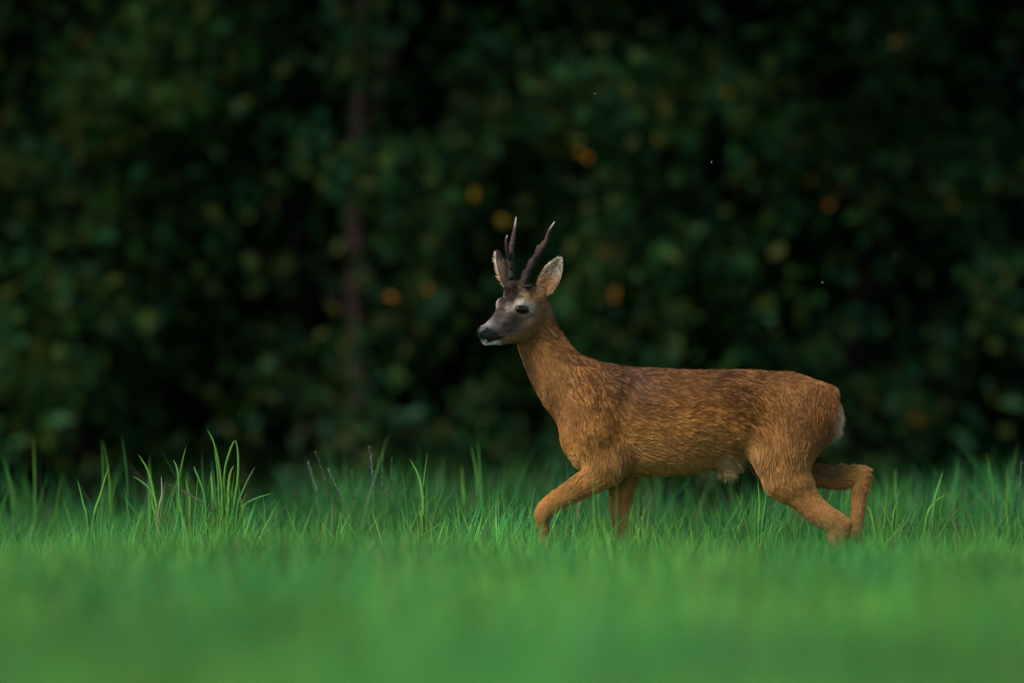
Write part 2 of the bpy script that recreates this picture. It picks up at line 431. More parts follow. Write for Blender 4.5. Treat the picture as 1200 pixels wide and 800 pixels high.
make_tree('dark tree at the right edge almost lost in shadow', 1190, 19.9,
          [(0, 0, -.1), (.03, 0, .8), (-.04, 0, 1.6), (.0, 0, 2.6), (0, 0, 6)], .06, 'dark',
          [((.1, .1, 1.9), (.85, .7, 1.0), 40, 30, .17, .32), ((0, .3, 4.8), (1.9, 1.7, 1.9), 90, 40, .3, .6)], [], tint=(.85, .9, .9))
# depth of the wood: dark mass of leaves behind the edge trees, the thicket running on at both sides, and an added overhang
def thicket():
    pts = []; size = []
    def box(n, x0, x1, y0, y1, z0, z1, s0, s1, ncl):
        c = np.stack([rng.uniform(x0, x1, ncl), rng.uniform(y0, y1, ncl), rng.uniform(z0, z1, ncl)], 1)
        k = rng.integers(0, ncl, n)
        p = c[k] + rng.normal(0, .38, (n, 3)); p = p[p[:, 2] > .05]
        pts.append(p); size.append(rng.uniform(s0, s1, len(p)))
    box(42000, -4.5, 4.5, 21.2, 24, 0, 4.0, .08, .14, 700)
    box(22000, -7, 7, 22.5, 27, 0, 6, .12, .22, 900)
    box(44000, -14, 14, 26, 32, 0, 9, .34, .6, 9000)
    box(9000, -13, -4.2, 18.5, 24, 0, 6, .1, .2, 300)
    box(9000, 4.2, 13, 18.5, 24, 0, 6, .1, .2, 300)
    box(16000, -9, 9, 16.2, 24, 4.2, 8.5, .2, .34, 900)  # unseen leaf overhang before the edge trees, added to shade them
    return np.concatenate(pts), np.concatenate(size)
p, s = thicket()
tag(link('thicket', leaf_mesh('thicket', p, s, (.5, .55, .62)), M_LEAF), 'deep dark mass of woodland foliage behind the edge trees', 'thicket', kind='stuff')  # tint darkens the leaves for the shade deep inside the wood

# ------------------------------------------------------------------ deer: one continuous body from a smooth union of tapered limbs
# working units: pixels of the photograph at the deer (375 per metre); x right, y down, d away from the camera
PSI = R(44); SW, CW = math.sin(PSI), math.cos(PSI); HY0 = -26.0
def hp(px, py, e=0.0):                       # point of the head, e to the deer's left of its middle plane
    return (px, py, HY0 + ((px - 596) * SW - e) / CW)
def head_e(P): return (P[:, 0] - 596) * SW - (P[:, 2] - HY0) * CW

CH = []                                       # chains: list of (x, y, d, r, depth radius), blend
def chain(pts, k): CH.append(([tuple(p) for p in pts], k))
def hc(pts, k): chain([(*hp(a, b, e), r, r) for a, b, e, r in pts], k)
# trunk
chain([(717, 495, 0, 60, 30), (752, 494, 0, 61.5, 37), (800, 494.5, 0, 59.5, 43), (845, 489, 0, 54, 41), (885, 485, 0, 50, 35), (930, 487, 0, 46.5, 33)], 14)
chain([(930, 480, 0, 40, 33), (955, 478, 0, 26, 24), (960, 500, 0, 19, 20)], 12)
chain([(962, 461, 0, 9, 10), (975, 459, 0, 6, 7)], 10)
# neck, from the head down into the chest
chain([(626, 380, 2, 23, 16.5), (636, 406, 2, 26.5, 18), (656.5, 440, 0, 32.5, 22.5), (683, 463, 0, 42, 28), (712, 478, 0, 50, 34)], 12)
# shoulders and fore legs
chain([(704, 470, -16, 40, 17), (700, 508, -22, 32, 17), (712, 540, -22, 25, 15)], 12)
chain([(716, 462, -20, 12, 15), (700, 506, -28, 13, 12)], 14)
chain([(708, 548, -19, 21, 13.5), (692, 563, -18, 15.5, 11), (672, 575, -17, 12.2, 9.5), (650, 588, -16, 10.4, 8.5), (637, 600, -16, 9.2, 8.5), (636, 614, -15, 6, 6),
       (642, 640, -14, 5.6, 5.6), (649, 660, -13, 6.2, 6.2), (645, 672, -13, 5.5, 6)], 7)
chain([(712, 500, 17, 38, 16), (726, 545, 19, 24, 14), (729, 572, 18, 14, 11), (727, 595, 17, 11.2, 9), (727, 615, 17, 8, 8), (727, 628, 17, 7.6, 8), (726, 642, 17, 6.5, 6.5), (722, 664, 17, 5.6, 5.6), (719, 676, 17, 6.4, 6.4),
       (716, 684, 17, 5.5, 6)], 8)
# hind legs
chain([(936, 488, -17, 40, 21), (916, 532, -21, 35, 20), (921, 559, -20, 26, 16)], 18)
chain([(921, 559, -20, 26, 16), (945, 587, -17, 15.5, 12), (962, 603, -15, 13.5, 10), (980, 615, -14, 12.2, 8), (981, 626, -13, 11, 7.5), (978, 646, -13, 8.6, 6.6), (973, 668, -12, 6.2, 6.2),
       (969, 678, -12, 6.8, 6.8), (965, 685, -12, 5.5, 6)], 9)
chain([(932, 495, 19, 38, 18), (912, 540, 21, 30, 17), (935, 555, 20, 17, 14), (965, 558, 18, 12.0, 10), (988, 560.5, 16, 11.0, 8.5), (1008, 556, 15, 8.6, 7.5), (1008, 570, 15, 8.6, 7), (1006, 592, 15, 7.4, 6), (1004, 622, 15, 5.8, 5.6),
       (1000, 655, 15, 5.8, 5.8), (993, 672, 15, 6.6, 6.6), (987, 684, 15, 5.5, 6)], 8)
chain([(985, 551, 16, 6, 5), (1014, 553.5, 15, 5.0, 5), (1013, 572, 15, 5, 5)], 4)
chain([(962, 596, -16, 5, 5), (991.5, 613, -14, 4.6, 5), (988, 632, -13, 5, 5)], 6)
# sheath tuft and brisket
chain([(848, 531, -4, 12, 10), (856, 536, -4, 10, 8)], 12)
chain([(678, 516, 0, 18, 18), (684, 533, 0, 14, 15)], 12)
HEADCI = len(CH)
# head: cranium, muzzle, jaw, cheeks, brows
hc([(616, 356, 0, 19.5), (626, 364, 0, 19)], 10)
hc([(600, 365, 0, 17.5), (587, 379, 0, 12.0), (572, 390, 0, 9.6)], 9)
hc([(567, 389.5, 0, 6.8), (569, 392, 0, 7.5)], 5)
hc([(570, 399.5, 0, 5.0), (586, 393.5, 0, 10.0), (606, 386, 0, 15), (622, 379, 0, 18)], 6)
hc([(616, 378, 9, 11), (622, 370, 10, 11)], 8); hc([(602, 378, -9, 11), (606, 370, -10, 11)], 8)
hc([(610.5, 355, 14.5, 5.6), (619, 358, 15, 6)], 9); hc([(587.5, 356, -14.5, 5.2), (594, 358, -15, 6)], 10)
hc([(607, 337, 8, 6), (612, 345, 9, 9)], 7); hc([(599, 337, -8, 6), (602, 345, -9, 9)], 7)
hc([(630, 349, 13, 8), (635, 342, 15, 6)], 13); hc([(601, 345, -15, 7), (597, 337, -17, 4.5)], 11)
hc([(612.5, 370.5, 13.5, 5.0), (606, 369, 12.5, 4.5)], 5); hc([(594, 370.5, -13.5, 5.0)] * 2, 5)

H = 1.25
X0, X1, Y0, Y1, D0, D1 = 545, 1030, 322, 700, -95, 65
xs = np.arange(X0, X1, H, dtype=np.float32); ys = np.arange(Y0, Y1, H, dtype=np.float32); ds = np.arange(D0, D1, H, dtype=np.float32)
F = np.full((len(xs), len(ys), len(ds)), 30.0, np.float32)

def seg_dist(px, py, pd, a, b):
    """distance to a tapered segment with elliptic section"""
    ax, ay, ad, ar, aq = a; bx, by, bd, br, bq = b
    vx, vy, vd = bx - ax, by - ay, bd - ad
    L = vx * vx + vy * vy + vd * vd + 1e-9
    t = np.clip(((px - ax) * vx + (py - ay) * vy + (pd - ad) * vd) / L, 0, 1)
    r = ar + (br - ar) * t; q = aq + (bq - aq) * t
    dx, dy, dd = px - (ax + vx * t), py - (ay + vy * t), pd - (ad + vd * t)
    k = np.sqrt(dx * dx + dy * dy + dd * dd) + 1e-6
    n = np.sqrt((dx * dx + dy * dy) / (r * r) + dd * dd / (q * q))
    return (n - 1) * k / np.maximum(n, 1e-4), t

for pts, k in CH:
    if len(pts) > 4: pts = [tuple(v) for v in spline(pts, (len(pts) - 1) * 3 + 1)]
    acc = None
    rm = max(max(p[3], p[4]) for p in pts) + k + 6
    lo = [min(p[i] for p in pts) - rm for i in range(3)]; hi = [max(p[i] for p in pts) + rm for i in range(3)]
    i0, i1 = [int(np.clip((v - X0) / H, 0, len(xs))) for v in (lo[0], hi[0])]
    j0, j1 = [int(np.clip((v - Y0) / H, 0, len(ys))) for v in (lo[1], hi[1])]
    k0, k1 = [int(np.clip((v - D0) / H, 0, len(ds))) for v in (lo[2], hi[2])]
    gx_, gy_, gd_ = xs[i0:i1, None, None], ys[None, j0:j1, None], ds[None, None, k0:k1]
    for a, b in zip(pts[:-1], pts[1:]):
        d, _ = seg_dist(gx_, gy_, gd_, a, b)
        if acc is None: acc = d
        else:
            kk = 3.0; h = np.maximum(kk - np.abs(acc - d), 0) / kk; acc = np.minimum(acc, d) - h * h * kk * .25
    S = F[i0:i1, j0:j1, k0:k1]
    h = np.maximum(k - np.abs(S - acc), 0) / k
    F[i0:i1, j0:j1, k0:k1] = np.minimum(S, acc) - h * h * k * .25

def surface_nets(F):
    ins = F < 0
    c = np.zeros(tuple(s - 1 for s in F.shape), np.int8)
    for a in (0, 1):
        for b in (0, 1):
            for d in (0, 1):
                c += ins[a:F.shape[0] - 1 + a, b:F.shape[1] - 1 + b, d:F.shape[2] - 1 + d]
    act = (c > 0) & (c < 8)
    I = np.argwhere(act)
    idx = np.full(act.shape, -1, np.int32); idx[act] = np.arange(len(I))
    s = np.zeros((len(I), 3)); w = np.zeros(len(I))
    corners = [(a, b, d) for a in (0, 1) for b in (0, 1) for d in (0, 1)]
    for p in corners:
        for ax in range(3):
            if p[ax] == 0:
                q = list(p); q[ax] = 1
                f0 = F[I[:, 0] + p[0], I[:, 1] + p[1], I[:, 2] + p[2]]; f1 = F[I[:, 0] + q[0], I[:, 1] + q[1], I[:, 2] + q[2]]
                m = (f0 < 0) != (f1 < 0)
                t = np.where(m, f0 / np.where(m, f0 - f1, 1), 0)
                pt = np.array(p, float)[None] + t[:, None] * (np.array(q) - np.array(p))[None]
                s[m] += pt[m]; w[m] += 1
    V = I + s / w[:, None]
    Q = []
    for ax in range(3):
        sl0 = [slice(None)] * 3; sl1 = [slice(None)] * 3; sl0[ax] = slice(0, -1); sl1[ax] = slice(1, None)
        a_, b_ = ins[tuple(sl0)], ins[tuple(sl1)]
        E = np.argwhere(a_ != b_)
        u, v = [(1, 2), (2, 0), (0, 1)][ax]
        E = E[(E[:, u] > 0) & (E[:, v] > 0) & (E[:, u] < F.shape[u] - 1) & (E[:, v] < F.shape[v] - 1)]
        def cell(du, dv):
            X = E.copy(); X[:, u] += du; X[:, v] += dv; return idx[X[:, 0], X[:, 1], X[:, 2]]
        q = np.stack([cell(-1, -1), cell(0, -1), cell(0, 0), cell(-1, 0)], 1)
        fl = ~a_[E[:, 0], E[:, 1], E[:, 2]]
        q[fl] = q[fl][:, ::-1]
        Q.append(q)
    return V, np.concatenate(Q)

V, Q = surface_nets(F); del F
B = np.stack([X0 + V[:, 0] * H, Y0 + V[:, 1] * H, D0 + V[:, 2] * H], 1)     # body points in working units
def smooth(P, Q, n, f=.5):
    e = np.concatenate([Q[:, [0, 1]], Q[:, [1, 2]], Q[:, [2, 3]], Q[:, [3, 0]]])
    deg = np.bincount(e[:, 0], minlength=len(P)) + np.bincount(e[:, 1], minlength=len(P))
    for _ in range(n):
        S = np.zeros_like(P)
        for k in range(3):
            S[:, k] = np.bincount(e[:, 0], P[e[:, 1], k], len(P)) + np.bincount(e[:, 1], P[e[:, 0], k], len(P))
        P = P + f * (S / deg[:, None] - P)
    return P
B = smooth(B, Q, 3)

def w3(P):                                    # working units -> metres
    P = np.asarray(P, float)
    return np.stack([(P[:, 0] - 600) / PPM, P[:, 2] / PPM, CAMH + (HORIZ - P[:, 1]) / PPM], 1)
def w3q(Q): return Q                          # orientation fixed by the check below

def normals(P, Q):
    n = np.cross(P[Q[:, 2]] - P[Q[:, 0]], P[Q[:, 3]] - P[Q[:, 1]])
    N = np.zeros_like(P)
    for c in range(4):
        for k in range(3): N[:, k] += np.bincount(Q[:, c], n[:, k], len(P))
    return N / (np.linalg.norm(N, axis=1, keepdims=True) + 1e-12)
N = normals(B, Q)
if np.sum(N * (B - B.mean(0))) < 0: N = -N
Wv = w3(B)
nw = normals(Wv, Q)
if np.sum(nw * np.stack([N[:, 0], N[:, 2], -N[:, 1]], 1)) < 0: Q = Q[:, ::-1]

# ---- which way the coat lies: along the nearest limb
SEG = []
for ci, (pts, k) in enumerate(CH):
    for a, b in zip(pts[:-1], pts[1:]):
        v = np.array(b[:3]) - np.array(a[:3]); L = np.linalg.norm(v)
        if L < .5: continue
        SEG.append((a, b, v / L, ci))
def coat_flow(P):
    out = np.zeros_like(P); W = np.zeros(len(P))
    for a, b, v, ci in SEG:
        d, _ = seg_dist(P[:, 0], P[:, 1], P[:, 2], a, b)
        if ci >= HEADCI: v = -v if v[0] < 0 else v           # on the head the hair runs back from the nose
        w = np.exp(-np.clip(d + 3, 0, None) / 5.0)
        if ci == 2: w = w * .3
        out += w[:, None] * v; W += w
    out /= W[:, None] + 1e-9
    out[:, 1] += .28 * sst(660, 720, P[:, 0]) * (1 - sst(540, 570, P[:, 1]))
    return out

# ---- pigment of the coat
def blob(P, x, y, rx, ry=None, ang=0.0, soft=.5):
    ry = rx if ry is None else ry
    c, s = math.cos(R(ang)), math.sin(R(ang))
    dx, dy = P[:, 0] - x, P[:, 1] - y
    u, v = (dx * c + dy * s) / rx, (-dx * s + dy * c) / ry
    return 1 - sst(1 - soft, 1 + soft, np.sqrt(u * u + v * v))

def nose_mask(P):
    e = head_e(P); Q_ = P.copy(); neg = e < 0
    Q_[neg, 0] -= 2 * e[neg] * SW
    return blob(Q_, 570, 391.5, 13, 7.0, 18, .12) * (Q_[:, 1] < 399.5 - .16 * (Q_[:, 0] - 575))

def pigment(P):
    n = len(P)
    nz = vnoise(P / 16.0, 1); n2 = vnoise(P / np.array([9, 5, 6.0]), 2)
    def lerp(c, rgb, m): return c + (np.array(rgb) - c) * np.clip(m, 0, 1)[:, None]
    c = np.tile(np.array([.425, .178, .040]), (n, 1))
    x, y = P[:, 0], P[:, 1]
    low = sst(470, 550, y) * sst(640, 700, x)
    c = lerp(c, (.52, .265, .080), low * .95)
    c = lerp(c, (.185, .085, .036), (1 - sst(432, 505, y)) * sst(650, 720, x) * .75)
    c = lerp(c, (.135, .085, .058), blob(P, 742, 446, 40, 30, 60, .9) * .55)
    c = lerp(c, (.33, .15, .055), blob(P, 948, 490, 34, 48, 0, .6) * .7)
    c = lerp(c, (.40, .16, .05), blob(P, 968, 480, 16, 40, 0, .6) * .8)
    c = lerp(c, (.30, .125, .075), blob(P, 735, 533, 15, 11, 0, .8) * .35)
    c = lerp(c, (.31, .155, .058), (1 - sst(660, 700, x)) * (1 - sst(480, 520, y)) * .6)
    c = lerp(c, (.42, .215, .07), blob(P, 617, 440, 9, 60, -30, .6) * .7)            # golden front of the throat
    for bx, by, br in ((642, 461, 4.5), (625, 433, 3.5)): c = lerp(c, (.17, .10, .06), blob(P, bx, by, br, br * 1.4, 0, .7) * .6)
    c = lerp(c, (.48, .27, .10), blob(P, 671, 536, 9, 7, 45, .6) * .6)
    leg = sst(556, 584, y)
    c = c * (1 + leg * (1.4 * (vnoise(P / np.array([2.4, 7.0, 2.4]), 81) - .5) + .8 * (vnoise(P / 9.0, 82) - .5)))[:, None]
    c = lerp(c, (.43, .20, .062), leg * .7)
    c = lerp(c, (.19, .115, .06), sst(588, 635, y) * .6)
    c = lerp(c, (.56, .40, .21), blob(P, 853, 548, 19, 15, 0, .4) * .9)
    c = lerp(c, (.47, .25, .10), blob(P, 884, 545, 14, 26, -25, .6) * .6)
    c = lerp(c, (.12, .075, .05), blob(P, 965, 552, 22, 9, 0, .6) * .6 * (P[:, 2] > 3))
    rw = blob(P, 990, 491, 10.5, 33, 9, .6)
    c = lerp(c, (.70, .58, .43), rw); c = lerp(c, (.60, .42, .28), blob(P, 984, 458, 6, 8, 0, .5) * .6)
    c = c * (.82 + .36 * nz)[:, None]
    # head, mirrored about its middle plane
    e = head_e(P); G = P.copy(); neg = e < 0; G[neg, 0] -= 2 * e[neg] * SW
    ae = np.abs(e)
    s = (x - 628) * .55 + (y - 380) * .83
    hm = 1 - sst(-12, 8, s + 4 * (n2 - .5))
    f = np.tile(np.array([.165, .108, .072]), (n, 1))
    f = lerp(f, (.30, .155, .062), blob(G, 632, 360, 14, 24, 0, .7) * .9)           # warm behind the eye and below the ear
    f = lerp(f, (.15, .115, .09), blob(G, 606, 385, 26, 5, -28, .6) * .75)           # dusky jaw line
    f = lerp(f, (.36, .20, .070), blob(G, 600, 398, 20, 6, -8, .6) * .85)              # tan lower jaw
    f = lerp(f, (.36, .27, .19), blob(G, 613, 376, 8, 6, 0, .6) * .55)
    f = lerp(f, (.17, .15, .145), blob(G, 579, 380, 11, 9, -40, .6) * .8)            # grey muzzle
    f = lerp(f, (.34, .33, .34), blob(G, 571, 379, 7, 4.2, -42, .6) * (1 - sst(7, 11, ae)) * .8)
    f = lerp(f, (.055, .040, .034), (1 - sst(6, 10, ae)) * blob(G, 589, 361, 11, 17, 25, .5) * .9)
    f = lerp(f, (.105, .074, .056), blob(G, 597, 374, 9, 9, 0, .7) * .8)
    f = lerp(f, (.60, .50, .40), blob(G, 614, 359, 13, 8.5, 12, .5) * .92)          # pale round the eye
    f = lerp(f, (.50, .34, .17), blob(G, 615, 347, 7, 5, 40, .5) * .9)
    f = lerp(f, (.38, .33, .28), blob(G, 597, 360, 4.5, 7, 0, .6) * .5)
    f = lerp(f, (.026, .017, .013), (1 - sst(9, 15, ae)) * blob(G, 602, 344, 15, 15, 0, .4) * .95)   # dark curly forehead
    f = lerp(f, (.02, .016, .014), blob(G, 611, 363.4, 9.0, 5.4, 6, .2) * (ae > 6))
    f = lerp(f, (.88, .86, .82), blob(G, 575.5, 402.8, 10.5, 4.4, 0, .25)); f = lerp(f, (.85, .83, .8), blob(G, 571, 398, 2.6, 2.2, 0, .3))
    f = lerp(f, (.012, .011, .011), blob(G, 579, 398, 13, 1.9, -14, .35))            # lips
    f = lerp(f, (.01, .01, .011), nose_mask(P))
    f = f * (.72 + .56 * n2)[:, None] * (.5 + 1.0 * vnoise(P / 2.3, 51))[:, None]
    return np.clip(c * (1 - hm[:, None]) + f * hm[:, None], .004, .9)

deer = empty('roe_deer', (at(820, 690)[0], 0, 0))
tag(deer, 'russet roe buck with dark antlers walking left through the grass', 'deer')
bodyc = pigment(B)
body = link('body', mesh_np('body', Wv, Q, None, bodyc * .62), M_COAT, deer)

# ---- coat of hair
def coat(n, seed):
    r = np.random.default_rng(seed)
    tri = np.concatenate([Q[:, [0, 1, 2]], Q[:, [0, 2, 3]]])
    A, Bb, Cc = B[tri[:, 0]], B[tri[:, 1]], B[tri[:, 2]]
    ar = np.linalg.norm(np.cross(Bb - A, Cc - A), axis=1)
    cen = (A + Bb + Cc) / 3
    ar *= 1 + 1.6 * (1 - sst(-10, 25, (cen[:, 0] - 628) * .55 + (cen[:, 1] - 380) * .83))     # the head is finer
    ar *= (cen[:, 1] < 668)
    k = r.choice(len(tri), n, p=ar / ar.sum())
    u, v = r.random(n), r.random(n); m = u + v > 1; u[m], v[m] = 1 - u[m], 1 - v[m]
    P = A[k] + (Bb[k] - A[k]) * u[:, None] + (Cc[k] - A[k]) * v[:, None]
    Nn = N[tri[k, 0]]
    keep = nose_mask(P) < .3
    e = head_e(P); G = P.copy(); neg = e < 0; G[neg, 0] -= 2 * e[neg] * SW
    keep &= ~((blob(G, 611, 363.2, 7.5, 4.2, 6, .05) > .5) & (np.abs(e) > 6))
    P, Nn = P[keep], Nn[keep]; n = len(P)
    x, y = P[:, 0], P[:, 1]
    s = (x - 628) * .55 + (y - 380) * .83
    hm = 1 - sst(-12, 14, s)
    leg = sst(560, 590, y)
    rump = blob(P, 989, 488, 11.5, 32, 8, .6)
    tuft = blob(P, 853, 547, 17, 14, 0, .4)
    L = 5.8 - .8 * (1 - sst(640, 700, x)) + 1.2 * sst(500, 550, y); L = L * (1 - leg) + 2.9 * leg; L = L * (1 - hm) + 2.0 * hm
    e = head_e(P)
    fore = (np.abs(e) < 15) * blob(P, 604, 340, 14, 12, 0, .4) * hm
    L = L + fore * 2.0
    L = L * (1 - rump) + 9 * rump; L = L * (1 - tuft) + 17 * tuft
    L *= r.uniform(.75, 1.25, n) * (1 + rump * r.uniform(-.5, .6, n))
    Fl = coat_flow(P)
    wv = (vnoise(P / 24.0, 31) - .5) * 1.3 + (vnoise(P / 8.0, 32) - .5) * .8
    Fl = Fl * (1 - rump[:, None] * .8) + np.array([.8, .55, 0]) * rump[:, None] * .8
    Fl = Fl * (1 - tuft[:, None] * .95) + np.array([.12, 1.0, 0]) * tuft[:, None] * .95
    T = Fl - Nn * np.sum(Fl * Nn, 1, keepdims=True); T /= np.linalg.norm(T, axis=1, keepdims=True) + 1e-6
    S = np.cross(Nn, T)
    wv = wv * (1 - .6 * rump) * (1 - .7 * tuft)
    T = T * np.cos(wv)[:, None] + S * np.sin(wv)[:, None]
    jit = r.normal(0, 1, (n, 3)); T = T + jit * (.07 + .22 * rump + .22 * tuft)[:, None]
    lift = .14 + r.normal(0, .09, n) * (1 - hm * .5) + .14 * (vnoise(P / 6.0, 33) - .3) * (1 - leg) + .3 * rump + .5 * fore - .06 * hm
    D = T * np.cos(lift)[:, None] + Nn * np.sin(lift)[:, None]
    D = D * (1 - .5 * rump[:, None]) + np.array([.8, .55, 0]) * .5 * rump[:, None]
    # locks: tips gather towards the lock's own hair
    nl = n // 9
    li = r.choice(n, nl, replace=False)
    # locks are long along the lie of the coat: search in a space squeezed along it
    kd = kdtree.KDTree(nl)
    for j, i in enumerate(li): kd.insert(P[i], j)
    kd.balance()
    Tl = T[li]
    near = np.zeros(n, int); Pl = P[li]
    cand = np.array([[c[1] for c in kd.find_n(p, 7)] for p in P])
    dl = P[:, None] - Pl[cand]; al = np.sum(dl * Tl[cand], 2)
    near = cand[np.arange(n), np.argmin(np.sum(dl * dl, 2) - .86 * al * al, 1)]
    own = li[near]
    Tip0 = P + D * L[:, None]; Ltip = P[own] + D[own] * L[own][:, None] * 1.1
    g = (.6 * (1 - .75 * leg) * (1 - .75 * hm * (1 - fore)) * (1 - .4 * tuft) * (1 - .5 * rump))[:, None]
    same = (np.sum(Nn * Nn[own], 1) > .5)[:, None]
    # coarser wavy locks of the damp coat: dark furrows run between them
    nb = n // 56; bi = r.choice(n, nb, replace=False)
    kb = kdtree.KDTree(nb)
    for j, i in enumerate(bi): kb.insert(P[i], j)
    kb.balance()
    cb = np.array([[c[1] for c in kb.find_n(p, 9)] for p in P])
    dl = P[:, None] - P[bi][cb]; al = np.sum(dl * T[bi][cb], 2)
    dd = np.sqrt(np.maximum(np.sum(dl * dl, 2) - .90 * al * al, 0)); o2 = np.argsort(dd, 1)[:, :2]; ar_ = np.arange(n)
    edge = dd[ar_, o2[:, 1]] - dd[ar_, o2[:, 0]]; cell = bi[cb[ar_, o2[:, 0]]]
    where = (.72 + .28 * sst(.30, .55, vnoise(P / 34.0, 61))) * (1 - .9 * leg) * (1 - hm) * (1 - rump) * (1 - tuft)
    where = where * (1 - .65 * sst(500, 545, y)) * (1 - .55 * (1 - sst(632, 668, x - .45 * (y - 440)))) * (1 - .35 * sst(880, 940, x))
    furrow = (1 - sst(.4, 2.5, edge)) * where
    gb = (.30 * where)[:, None]
    Ltip = Ltip * (1 - gb) + (P[cell] + D[cell] * L[cell][:, None]) * gb
    Tip = np.where(same, Tip0 * (1 - g) + Ltip * g, Tip0)
    Mid = P + D * (L * .5)[:, None] + (Tip - Tip0) * .32 + Nn * .25 * L[:, None] * .2
    pts = np.stack([P - Nn * .3, Mid, Tip], 1)
    cp = pigment(P)
    hl = hashf(own * 31 + 5); fleck = .5 * (hl < .25 + .14 * (1 - sst(450, 520, y))) * (1 - .85 * leg) * (1 - hm * .5) * (1 - rump) * (1 - tuft) * (.25 + .75 * sst(.35, .6, vnoise(P / 30.0, 61)))
    lockv = ((.92 + .28 * hl) * (1 - .62 * fleck))[:, None]
    tipc = cp * (1.06 * lockv * r.uniform(.88, 1.12, (n, 1)))
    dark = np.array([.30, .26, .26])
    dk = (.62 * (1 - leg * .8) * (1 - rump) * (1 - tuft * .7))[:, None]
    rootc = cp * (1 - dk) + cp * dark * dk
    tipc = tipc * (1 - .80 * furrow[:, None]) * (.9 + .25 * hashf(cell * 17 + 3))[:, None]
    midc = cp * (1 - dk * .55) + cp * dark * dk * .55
    midc = midc * (1 - .75 * furrow[:, None])
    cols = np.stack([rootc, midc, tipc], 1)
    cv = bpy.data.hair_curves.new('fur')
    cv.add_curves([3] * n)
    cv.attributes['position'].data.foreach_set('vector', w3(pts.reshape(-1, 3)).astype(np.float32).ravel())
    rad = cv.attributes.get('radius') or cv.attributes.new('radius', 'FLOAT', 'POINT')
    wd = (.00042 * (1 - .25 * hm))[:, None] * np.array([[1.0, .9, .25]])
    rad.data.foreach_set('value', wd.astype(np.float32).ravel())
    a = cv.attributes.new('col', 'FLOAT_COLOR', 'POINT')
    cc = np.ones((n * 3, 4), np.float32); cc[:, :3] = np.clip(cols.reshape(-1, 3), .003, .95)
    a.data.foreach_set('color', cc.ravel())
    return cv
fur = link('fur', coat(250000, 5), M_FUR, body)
fur.matrix_parent_inverse.identity()
tag(fur, kind='stuff')

# ---- nose pad: the bare skin of the muzzle tip
nm = nose_mask(B)
fsel = Q[(nm[Q] > .5).all(axis=1)]
used = np.unique(fsel); remap = np.full(len(B), -1); remap[used] = np.arange(len(used))
NB = B[used] + N[used] * .55
ee = head_e(NB)
nost = np.exp(-(((NB[:, 0] + np.where(ee < 0, -2 * ee * SW, 0) - 569) / 2.3) ** 2 + ((NB[:, 1] - 390.5) / 1.7) ** 2)) * (np.abs(ee) > 2)
NB -= N[used] * (1.6 * nost)[:, None]
link('nose', mesh_np('nose', w3(NB), remap[fsel]), M_NOSE, deer)

# ---- eyes
bvh = BVHTree.FromPolygons([Vector(v) for v in B], [list(q) for q in Q])
def ellipsoid(c, ax, ay, az, nu=20, nv=12):
    th = np.linspace(0, np.pi, nv); ph = np.arange(nu) / nu * 2 * np.pi
    V = [np.array(c) + np.sin(t) * (np.cos(p) * np.array(ax) + np.sin(p) * np.array(ay)) + np.cos(t) * np.array(az) for t in th for p in ph]
    i = np.arange(nu * nv).reshape(nv, nu); j = np.roll(i, -1, 1)
    return np.array(V), np.stack([i[:-1], j[:-1], j[1:], i[1:]], -1).reshape(-1, 4)
wdir = np.array([SW, 0, -CW])                       # head's left
def eye_at(sgn):
    o = np.array(hp(611, 363, 17.0)); 
    if sgn < 0:
        e = 17.0; o = o - 2 * e * wdir
    hit = bvh.ray_cast(Vector(o + wdir * 40 * sgn), Vector(-wdir * sgn))
    p = np.array(hit[0]); nn = np.array(hit[1])
    if np.dot(nn, wdir * sgn) < 0: nn = -nn
    nn = nn * .6 + wdir * sgn * .4; nn /= np.linalg.norm(nn)
    upv = np.array([0, -1, 0.0]); fw = np.cross(upv, nn); fw /= np.linalg.norm(fw); upv = np.cross(nn, fw)
    fw = fw * math.cos(R(5)) + upv * math.sin(R(5)); upv = np.cross(nn, fw)
    V, q = ellipsoid(p - nn * 1.8, fw * 7.8, upv * 5.5, nn * 3.4)
    link('eye', mesh_np('eye', w3(V), q), M_EYE, deer)
for s_ in (1, -1): eye_at(s_)

